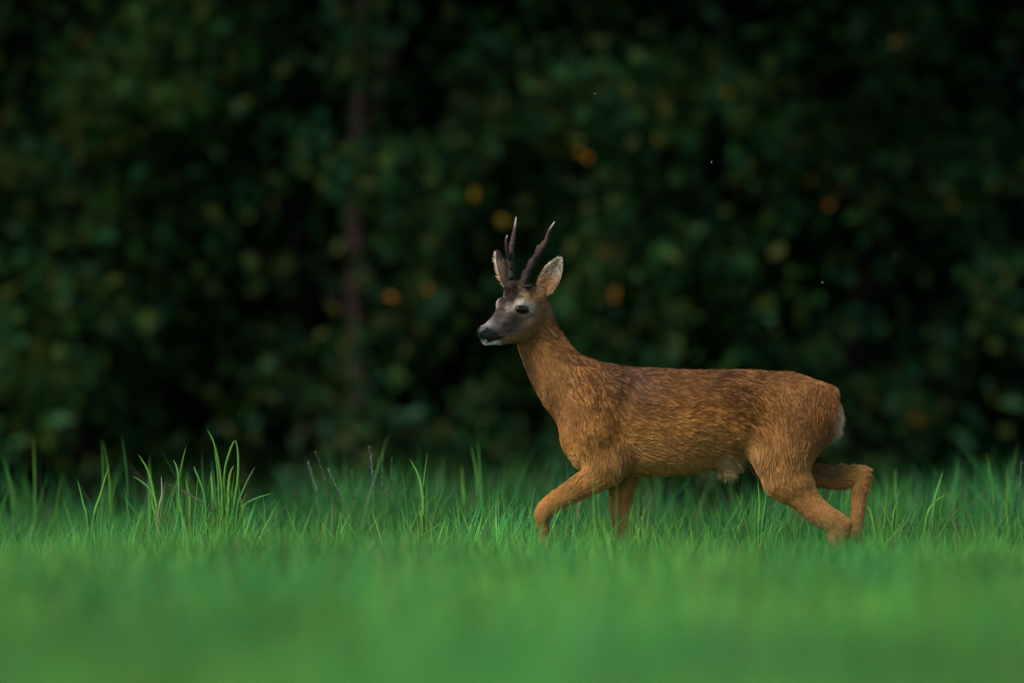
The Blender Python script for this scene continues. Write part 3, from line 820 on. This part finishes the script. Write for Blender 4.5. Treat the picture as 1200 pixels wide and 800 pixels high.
# ---- antlers
def antler(beam, tines, rb):
    parts = []
    def one(pts, r, n, bump):
        L = spline(pts, n); t = np.linspace(0, 1, n)
        rr = .82 * np.interp(t, np.linspace(0, 1, len(r)), r)
        L += rng.normal(0, .05, L.shape) * (1 - t[:, None]) * bump
        V, Q, T = tube(L, rr, 12)
        k = np.repeat(np.arange(n), 12); P = L[k]
        bu = 1 + 1.1 * bump * (vnoise(V[:n * 12] / 1.9, 41) - .45) * (1 - sst(.4, .8, t[k]))
        V[:n * 12] = P + (V[:n * 12] - P) * bu[:, None]
        tt = np.concatenate([t[k], [0, 1]])[:, None]
        c = np.array([.018, .011, .008]) * (1 - sst(.25, .6, tt)) + np.array([.052, .023, .014]) * sst(.25, .6, tt)
        c = c * (1 - sst(.78, 1.0, tt)) + np.array([.52, .43, .34]) * sst(.78, 1.0, tt)
        c = c * (.75 + .5 * vnoise(V / 2.0, 43))[:, None]
        parts.append((V, Q, T, c))
    one(beam, rb, 60, 1.1)
    for pts, r in tines: one(pts, r, 18, .4)
    # burr: knobbly ring at the base
    b0 = np.array(beam[0]); up = np.array(beam[1]) - b0; up /= np.linalg.norm(up)
    V, Q = ellipsoid(b0 + up * 1.5, np.array([rb[0] * 1.5, 0, 0]), np.array([0, 0, rb[0] * 1.5]), up * 3.2, 16, 9)
    V = b0 + (V - b0) * (.75 + .7 * vnoise(V / 1.6, 44))[:, None]
    parts.append((V, Q, np.zeros((0, 3), int), np.tile(np.array([.022, .013, .011]), (len(V), 1)) * (.6 + .8 * vnoise(V / 1.5, 45))[:, None]))
    v, q, t, c = merge(parts)
    link('antler', mesh_np('antler', w3(v), q, t, c), M_ANTLER, deer)
def A3(l, base_e, spread): return [hp(x, y, base_e + spread * k / (len(l) - 1)) for k, (x, y) in enumerate(l)]
antler(A3([(613, 338), (614.5, 328), (622, 311), (630, 298), (635.5, 290), (640, 281), (642.5, 273), (646, 266), (650, 260)], 8, 14),
       [(A3([(629, 299), (629.5, 294), (630.5, 289), (631, 287)], 14, -6), [3.6, 3.2, 2.0, .6])], [6.6, 5.4, 4.9, 4.5, 4.2, 3.0, 2.5, 1.6, .5])
antler(A3([(600, 338), (599, 326), (598, 310), (598.5, 298), (600, 286), (602, 275), (603.5, 265), (605, 254)], -8, -8),
       [(A3([(597, 303), (594.5, 294), (593.3, 286), (593.2, 281), (594.6, 276)], -9, 3), [3.2, 2.8, 2.4, 1.8, .5])], [5.8, 5.0, 4.6, 4.2, 3.6, 2.9, 1.9, .5])

# ---- ears: cupped leaf shapes with a furry hollow
def ear(base, tip, widths, open_dir, side, cup, name_cols):
    base, tip = np.array(base, float), np.array(tip, float); ax = tip - base; L = np.linalg.norm(ax); ax /= L
    od = np.array(open_dir, float); od -= ax * np.dot(od, ax); od /= np.linalg.norm(od)
    sdv = np.cross(ax, od)
    nu, nv = 22, 15
    t = np.linspace(0, 1, nu); w = np.interp(t, np.linspace(0, 1, len(widths)), widths)
    k = np.linspace(-1, 1, nv)
    C = base + ax * (L * t)[:, None]
    curve = -od[None] * (2.5 * np.sin(np.pi * t))[:, None]
    V = (C + curve)[:, None] + sdv * (w[:, None] * np.sin(k * 1.25) / math.sin(1.25))[..., None] + od * (w[:, None] * cup * (k ** 2))[..., None]
    inner = V + od * .0; outer = V - od * 1.3 - od * (1.0 * (1 - k ** 2))[None, :, None]
    n = nu * nv
    P = np.concatenate([inner.reshape(-1, 3), outer.reshape(-1, 3)])
    i = np.arange(n).reshape(nu, nv)
    q = np.stack([i[:-1, :-1], i[1:, :-1], i[1:, 1:], i[:-1, 1:]], -1).reshape(-1, 4)
    q = np.concatenate([q, (q + n)[:, ::-1]])
    for rim in (i[:, 0], i[:, -1][::-1], i[-1, ::1], i[0, ::-1]):
        q = np.concatenate([q, np.stack([rim[:-1], rim[1:], rim[1:] + n, rim[:-1] + n], 1)])
    tt, kk = np.repeat(t, nv), np.tile(k, nu)
    ci = np.array([.40, .32, .24]) * (1 - .5 * sst(.3, 1, np.abs(kk))[:, None]) + np.array([.30, .17, .07]) * (.5 * sst(.3, 1, np.abs(kk))[:, None])
    ci = ci * sst(-.1, .35, tt)[:, None] + np.array([.33, .19, .085]) * (1 - sst(-.1, .35, tt))[:, None]
    rimd = (sst(.86, 1, np.abs(kk)) * sst(.35, .8, tt))[:, None]
    ci = ci * (1 - rimd * .85) + np.array([.03, .022, .02]) * rimd * .85
    co = np.tile(np.array([.16, .11, .075]), (n, 1)); co = co * (1 - .75 * sst(.6, 1, tt)[:, None]) + np.array([.03, .025, .025]) * .75 * sst(.6, 1, tt)[:, None]
    eo = link('ear', mesh_np('ear', w3(P), q, None, np.concatenate([ci, co]) * .8), M_COAT, deer)
    # long pale hairs inside, short hairs outside
    m = 2600
    r = np.random.default_rng(int(abs(tip[0])))
    a, b = r.random(m) ** .8 * .93, r.uniform(-1, 1, m)
    iu, iv = np.clip((a * (nu - 1)).astype(int), 0, nu - 2), np.clip(((b + 1) / 2 * (nv - 1)).astype(int), 0, nv - 2)
    fu, fv = (a * (nu - 1) - iu)[:, None], ((b + 1) / 2 * (nv - 1) - iv)[:, None]
    def bil(Gd): return (Gd[iu, iv] * (1 - fu) + Gd[iu + 1, iv] * fu) * (1 - fv) + (Gd[iu, iv + 1] * (1 - fu) + Gd[iu + 1, iv + 1] * fu) * fv
    ins = r.random(m) < .6
    Pp = np.where(ins[:, None], bil(inner), bil(outer))
    edge = sst(.55, 1, np.abs(b))[:, None]
    dirn = ax * .8 + np.where(ins[:, None], od * .35 - sdv * (b[:, None] * (.9 - .7 * edge)), -od * .22) + r.normal(0, .25, (m, 3))
    dirn = np.where((edge > .5) & ins[:, None], ax * .6 + sdv * np.sign(b)[:, None] * -.4 + od * .5 + r.normal(0, .25, (m, 3)), dirn)
    Ln = np.where(ins, r.uniform(4, 9, m), r.uniform(2, 3.5, m)) * (1 - .55 * a)
    tipP = Pp + dirn * Ln[:, None]
    pts = np.stack([Pp, (Pp + tipP) / 2 + np.where(ins[:, None], od, -od) * .5, tipP], 1)
    cin = np.where(r.random((m, 1)) < .3, np.array([[.20, .13, .08]]), np.array([[.72, .62, .48]])) * r.uniform(.6, 1.15, (m, 1)); warm = sst(.7, .15, a)[:, None] * .75
    cin = cin * (1 - warm) + np.array([.44, .21, .07]) * warm
    cou = np.where((a > .72)[:, None], np.array([[.04, .03, .03]]), np.array([[.20, .135, .09]])) * r.uniform(.7, 1.2, (m, 1))
    cc = np.where(ins[:, None], cin, cou)
    cv = bpy.data.hair_curves.new('ear_hair'); cv.add_curves([3] * m)
    cv.attributes['position'].data.foreach_set('vector', w3(pts.reshape(-1, 3)).astype(np.float32).ravel())
    rad = cv.attributes.get('radius') or cv.attributes.new('radius', 'FLOAT', 'POINT')
    rad.data.foreach_set('value', np.tile(np.array([.0005, .00045, .00015], np.float32), m))
    at_ = cv.attributes.new('col', 'FLOAT_COLOR', 'POINT'); c4 = np.ones((m * 3, 4), np.float32); c4[:, :3] = np.repeat(cc, 3, 0)
    at_.data.foreach_set('color', c4.ravel())
    fo = link('ear_hair', cv, M_FUR, eo); fo.matrix_parent_inverse.identity(); tag(fo, kind='stuff')
eb = np.array(hp(635, 344, 15)); et = eb + np.array([23, -43, -4.0])
ear(eb, et, [8.0, 11, 12.4, 12.6, 11.8, 9.8, 6.3, .8], (-.2, .0, -1.0), 1, .55, None)
fb = np.array(hp(596, 337, -17)); ft = fb + np.array([-14.5, -44, 3.0])
ear(fb, ft, [5.0, 9, 11, 11.5, 10.5, 8.5, 5.5, .8], (-1.0, .05, .25), -1, .55, None)

# ---- hooves: two pointed toes each
def hoof(x, y, d, ang):
    c, s = math.cos(R(ang)), math.sin(R(ang)); parts = []
    for sg in (-1, 1):
        prof = [(-1.5, -6, 2.6), (1, -2.5, 3.2), (-1.0, 2, 3.6), (-4.5, 5.0, 3.0), (-10.0, 6.0, .6)]
        pts = np.array([(x + px * c - py * s, y + px * s + py * c, d + sg * 3.0 + sg * .06 * -px) for px, py, r in prof])
        V, q, t = tube(spline(pts, 12), np.interp(np.linspace(0, 1, 12), np.linspace(0, 1, 5), [p[2] for p in prof]), 10)
        parts.append((V, q, t, np.zeros((len(V), 3))))
    v, q, t, _ = merge(parts)
    link('hoof', mesh_np('hoof', w3(v), q, t), M_HOOF, deer)
hoof(644, 676, -13, -30); hoof(715, 685, 17, 4); hoof(964, 685, -12, 2); hoof(985, 685, 15, -6)

# ------------------------------------------------------------------ grass tufts and seed stalks that stand out
def ribbon(pts, w, c0, c1, thick=.0006):
    P = spline(pts, 12); n = len(P); t = np.linspace(0, 1, n)
    T = np.gradient(P, axis=0); T /= np.linalg.norm(T, axis=1, keepdims=True)
    turn = rng.uniform(-.5, .5); s = np.cross(T, np.array([math.sin(turn), -math.cos(turn), 0])); s /= np.linalg.norm(s, axis=1, keepdims=True)
    nn = np.cross(s, T)
    ww = (w * .5 * np.clip(.7 + .9 * t - 1.6 * t ** 2.2, .03, 1))[:, None]
    V = np.concatenate([P - s * ww + nn * ww * .25, P - nn * thick, P + s * ww + nn * ww * .25, P + nn * thick * .5])
    i = np.arange(n)
    Q = np.concatenate([np.stack([i[:-1] + a * n, i[1:] + a * n, i[1:] + b * n, i[:-1] + b * n], 1) for a, b in ((0, 1), (1, 2), (2, 3), (3, 0))])
    tt = np.tile(t, 4)[:, None]
    return mesh_np('blade', V, Q, None, np.array(c0) * (1 - tt) + np.array(c1) * tt)
GA, GB, GD = (.08, .27, .04), (.15, .36, .06), (.22, .18, .09)
def tuft(label, paths, Y, w=.0085, cols=None):
    bx = at(paths[0][0][0], HORIZ, Y)[0]
    t = tag(empty('grass_tuft', (bx, Y, 0)), label, 'grass tuft', 'tall grass tufts standing out of the meadow')
    for k, p in enumerate(paths):
        yy = Y + rng.uniform(-.05, .05)
        pts = [at(p[0][0] + np.clip((p[0][0] - p[1][0]) * 1.0, -14, 14), 690, yy)] + [at(a, b, yy + .02 * i) for i, (a, b) in enumerate(p)]
        c = [(GA, GB), ((.06, .22, .06), (.10, .31, .07)), ((.10, .26, .035), (.17, .34, .06))][k % 3] if cols is None or k not in cols else cols[k]
        link('blade', ribbon(pts, w * rng.uniform(.75, 1.2), [v * rng.uniform(.85, 1.15) for v in c[0]], c[1]), M_GRASS, t)
    for k in range(4 * len(paths)):                 # finer short blades round the foot
        p = paths[rng.integers(len(paths))]; x0 = p[0][0] + rng.normal(0, 10); yy = Y + rng.uniform(-.12, .12); tp = rng.uniform(548, 622); lx = rng.normal(0, 9)
        link('blade', ribbon([at(x0 - lx * .3, 692, yy), at(x0, 640, yy), at(x0 + lx * .6, (640 + tp) / 2, yy), at(x0 + lx * 1.6, tp, yy)], min(w, .008) * rng.uniform(.4, .9),
             [v * rng.uniform(.7, 1.1) for v in GA], [v * rng.uniform(.7, 1.1) for v in GB]), M_GRASS, t)
tuft('tallest lush grass tuft with arching blades left of the deer',
     [[(262, 605), (259, 560), (252, 522), (243, 503)], [(257, 605), (256, 560), (251, 525)], [(264, 600), (263, 555), (270, 527), (276, 516), (279, 528)],
      [(274, 600), (279, 560), (279, 530), (276, 515)], [(278, 600), (287, 570), (299, 546)], [(268, 600), (269, 560), (274, 545)], [(250, 600), (249, 575), (247, 552)],
      [(242, 600), (238, 573), (229, 551), (228, 546)], [(252, 604), (228, 583), (193, 565)], [(246, 612), (258, 590), (275, 562)], [(283, 604), (292, 588), (320, 577)], [(266, 602), (268, 585), (266, 570)]], .2, .0125,
     {8: ((.10, .12, .07), (.13, .13, .10)), 9: ((.06, .12, .03), (.14, .17, .08))})
tuft('grass tuft with one blade arching left, beside the tallest tuft',
     [[(185, 605), (181, 580), (174, 552), (162, 532)], [(184, 600), (176, 573), (155, 557)], [(186, 604), (190, 580), (189, 558)], [(183, 610), (179, 590), (177, 551)]], .15, .011, {2: (GD, (.45, .42, .34))})
tuft('upright pair of grass blades between the two big tufts', [[(210, 605), (211, 560), (214, 540), (218, 523)], [(210, 600), (209, 555), (203, 538)], [(223, 610), (223, 585), (217, 560)]], .25, .0115)
tuft('single straight slanting grass blade farthest left in focus', [[(110, 608), (118, 580), (128, 543)], [(103, 610), (98, 590), (91, 562)]], .2, .012)
tuft('forked grass blade standing alone midway to the deer', [[(496, 605), (495, 578), (490, 556), (480, 537)], [(496, 605), (497, 565), (501, 530)], [(495, 612), (493, 600), (500, 590)]], .25, .012)
tuft('arching grass blades rising behind the trailing hind leg', [[(1084, 618), (1092, 592), (1112, 577)], [(1094, 600), (1098, 575), (1105, 553)], [(1028, 640), (1022, 605), (1016, 592)], [(1046, 622), (1048, 600), (1052, 585)]], .5, .012)
tuft('two bright grass blades in front of the near thigh', [[(889, 625), (890, 590), (888, 562)], [(893, 625), (897, 592), (899, 570)]], -.35, .011)
tuft('fine grass blades in front of the raised foreleg', [[(697, 640), (696, 600), (694, 553)], [(668, 640), (667, 600), (664, 540)], [(706, 640), (702, 600), (699, 562)], [(652, 650), (650, 610), (655, 575)]], -1.7, .0060,
     {1: ((.10, .13, .05), (.16, .18, .09))})

tuft('soft tall grass stem at the far left edge', [[(41, 610), (41, 560), (39, 512)], [(22, 610), (14, 570), (2, 532)]], 3.2, .010)
tuft('two soft thin grass stems right of the far left stem', [[(119, 610), (121, 560), (119, 514)], [(150, 612), (149, 560), (143, 510)], [(129, 610), (128, 560), (121, 516)]], 2.2, .006)
tuft('soft tall grass blades closest to the left of the raised foreleg', [[(560, 612), (559, 560), (552, 521)], [(566, 612), (563, 560), (560, 517)], [(545, 612), (543, 575), (541, 545)]], 3.0, .011)
tuft('soft blurred grass blades at the right beyond the hind leg', [[(1052, 612), (1050, 575), (1049, 548)], [(1165, 612), (1164, 575), (1156, 530)], [(1180, 612), (1180, 580), (1182, 540)]], 2.6, .011)
def stalk(label, pts, Y, c0, headw, headfrac=.32):
    bx = at(pts[0][0], HORIZ, Y)[0]
    t = tag(empty('seed_stalk', (bx, Y, 0)), label, 'seed stalk', 'grass seed stalks')
    P = spline([at(pts[0][0], 695, Y)] + [at(a, b, Y) for a, b in pts], 30)
    n = int(30 * (1 - headfrac)); V, q, tr = tube(P[:n + 1], np.full(n + 1, .0013), 6)
    link('stem', mesh_np('stem', V, q, tr, np.tile(np.array(c0) * .8, (len(V), 1))), M_GRASS, t)
    Hd = P[n:]; vs_, qs, o = [], [], 0
    m = 60
    for k in range(m):                              # spikelets round the stem
        u = k / m * (len(Hd) - 1.01); i = int(u); c = Hd[i] + (Hd[i + 1] - Hd[i]) * (u - i)
        T = Hd[i + 1] - Hd[i]; T /= np.linalg.norm(T); a = rng.uniform(0, 6.28)
        out = np.array([math.cos(a), math.sin(a), 0]); dv = T * .8 + out * .45
        wv = headw * (1 - .6 * k / m)
        s = np.cross(dv, out); s /= np.linalg.norm(s) + 1e-9
        L = .012 * rng.uniform(.7, 1.2)
        vs_.append(np.stack([c, c + dv * L * .4 + s * wv * .5 + out * wv * .4, c + dv * L, c + dv * L * .4 - s * wv * .5 + out * wv * .4])); qs.append([o, o + 1, o + 2, o + 3]); o += 4
    V = np.concatenate(vs_)
    link('seed_head', mesh_np('seed_head', V, np.array(qs), None, np.array(c0) * rng.uniform(.7, 1.25, (len(V), 1))), M_GRASS, t)
PALE, BRN, GRN = (.20, .21, .19), (.13, .09, .06), (.10, .14, .07)
stalk('thick pale foxtail seed stalk before the reddish trunk', [(438, 600), (437, 560), (433, 524)], .6, PALE, .006, .5)
stalk('greenish seed stalk next to the thick foxtail', [(446, 600), (447, 570), (448, 533)], .5, GRN, .0045, .4)
stalk('brownish seed stalk rightmost of the foxtail group', [(456, 605), (456, 575), (459, 537)], .55, BRN, .004, .4)
stalk('tilted brown seed stalk high at the left of the stalk group', [(392, 605), (384, 572), (370, 530)], .6, BRN, .004, .45)
stalk('pale seed stalk tilted left, leftmost of the group', [(374, 605), (370, 572), (361, 542)], .9, PALE, .005, .45)
stalk('low pale seed stalk leaning left in the middle of the group', [(408, 605), (398, 578), (385, 550)], .7, PALE, .0042, .45)
stalk('low greenish seed stalk upright left of the foxtail', [(417, 605), (415, 580), (412, 551)], .7, GRN, .004, .45)
stalk('brown seed stalk standing just behind the far foreleg', [(751, 620), (751, 600), (752, 578)], .3, BRN, .004, .5)
stalk('tall pale seed stalk at the right edge of the meadow', [(1193, 620), (1194, 585), (1197, 542)], .9, PALE, .004, .5)

# ------------------------------------------------------------------ insects
def insect(label, px, py, Y, size, dark=False, name='flying_insect', ang=0.0):
    c = np.array(at(px, py, Y)); t = tag(empty(name, c), label, 'insect', None if dark and name == 'fly' else 'insects in the air')
    ax = np.array([math.cos(ang), 0, math.sin(ang)]); up = np.array([-math.sin(ang), 0, math.cos(ang)]); dp = np.array([0, 1.0, 0])
    V, q = ellipsoid(c, dp * size * .17, up * size * .17, ax * size * .5, 8, 7)
    link('body', mesh_np('body', V, q), M_FLY if dark else M_WING, t)
    for sg in (-1, 1):
        tip = c + up * size * .45 + dp * sg * size * .35 - ax * size * .2
        P = np.array([c + ax * size * .1, (c + tip) / 2 + ax * size * .22, tip, (c + tip) / 2 - ax * size * .2, c - ax * size * .12])
        P = np.concatenate([P, P + np.array([0, 0, .0002])])
        tr = [[0, 1, 2], [0, 2, 3], [0, 3, 4], [5, 7, 6], [5, 8, 7], [5, 9, 8]]
        link('wing', mesh_np('wing', P, None, np.array(tr)), M_WING if not dark else M_FLY, t)
insect('tiny pale insect flying above the deer, highest of the three', 697, 110, .1, .0065)
insect('tiny pale insect in the air right of the antlers', 834, 190, .1, .0060, ang=1.4)
insect('tiny pale insect in the air above the rump', 964, 331, .1, .0065, ang=.6)
insect('tiny dark insect hovering behind the white rump', 992, 516, .05, .007, True, ang=.8)
insect('black fly sitting on top of the far hind leg', 994, 544.5, .04, .0125, True, 'fly', ang=-1.0)
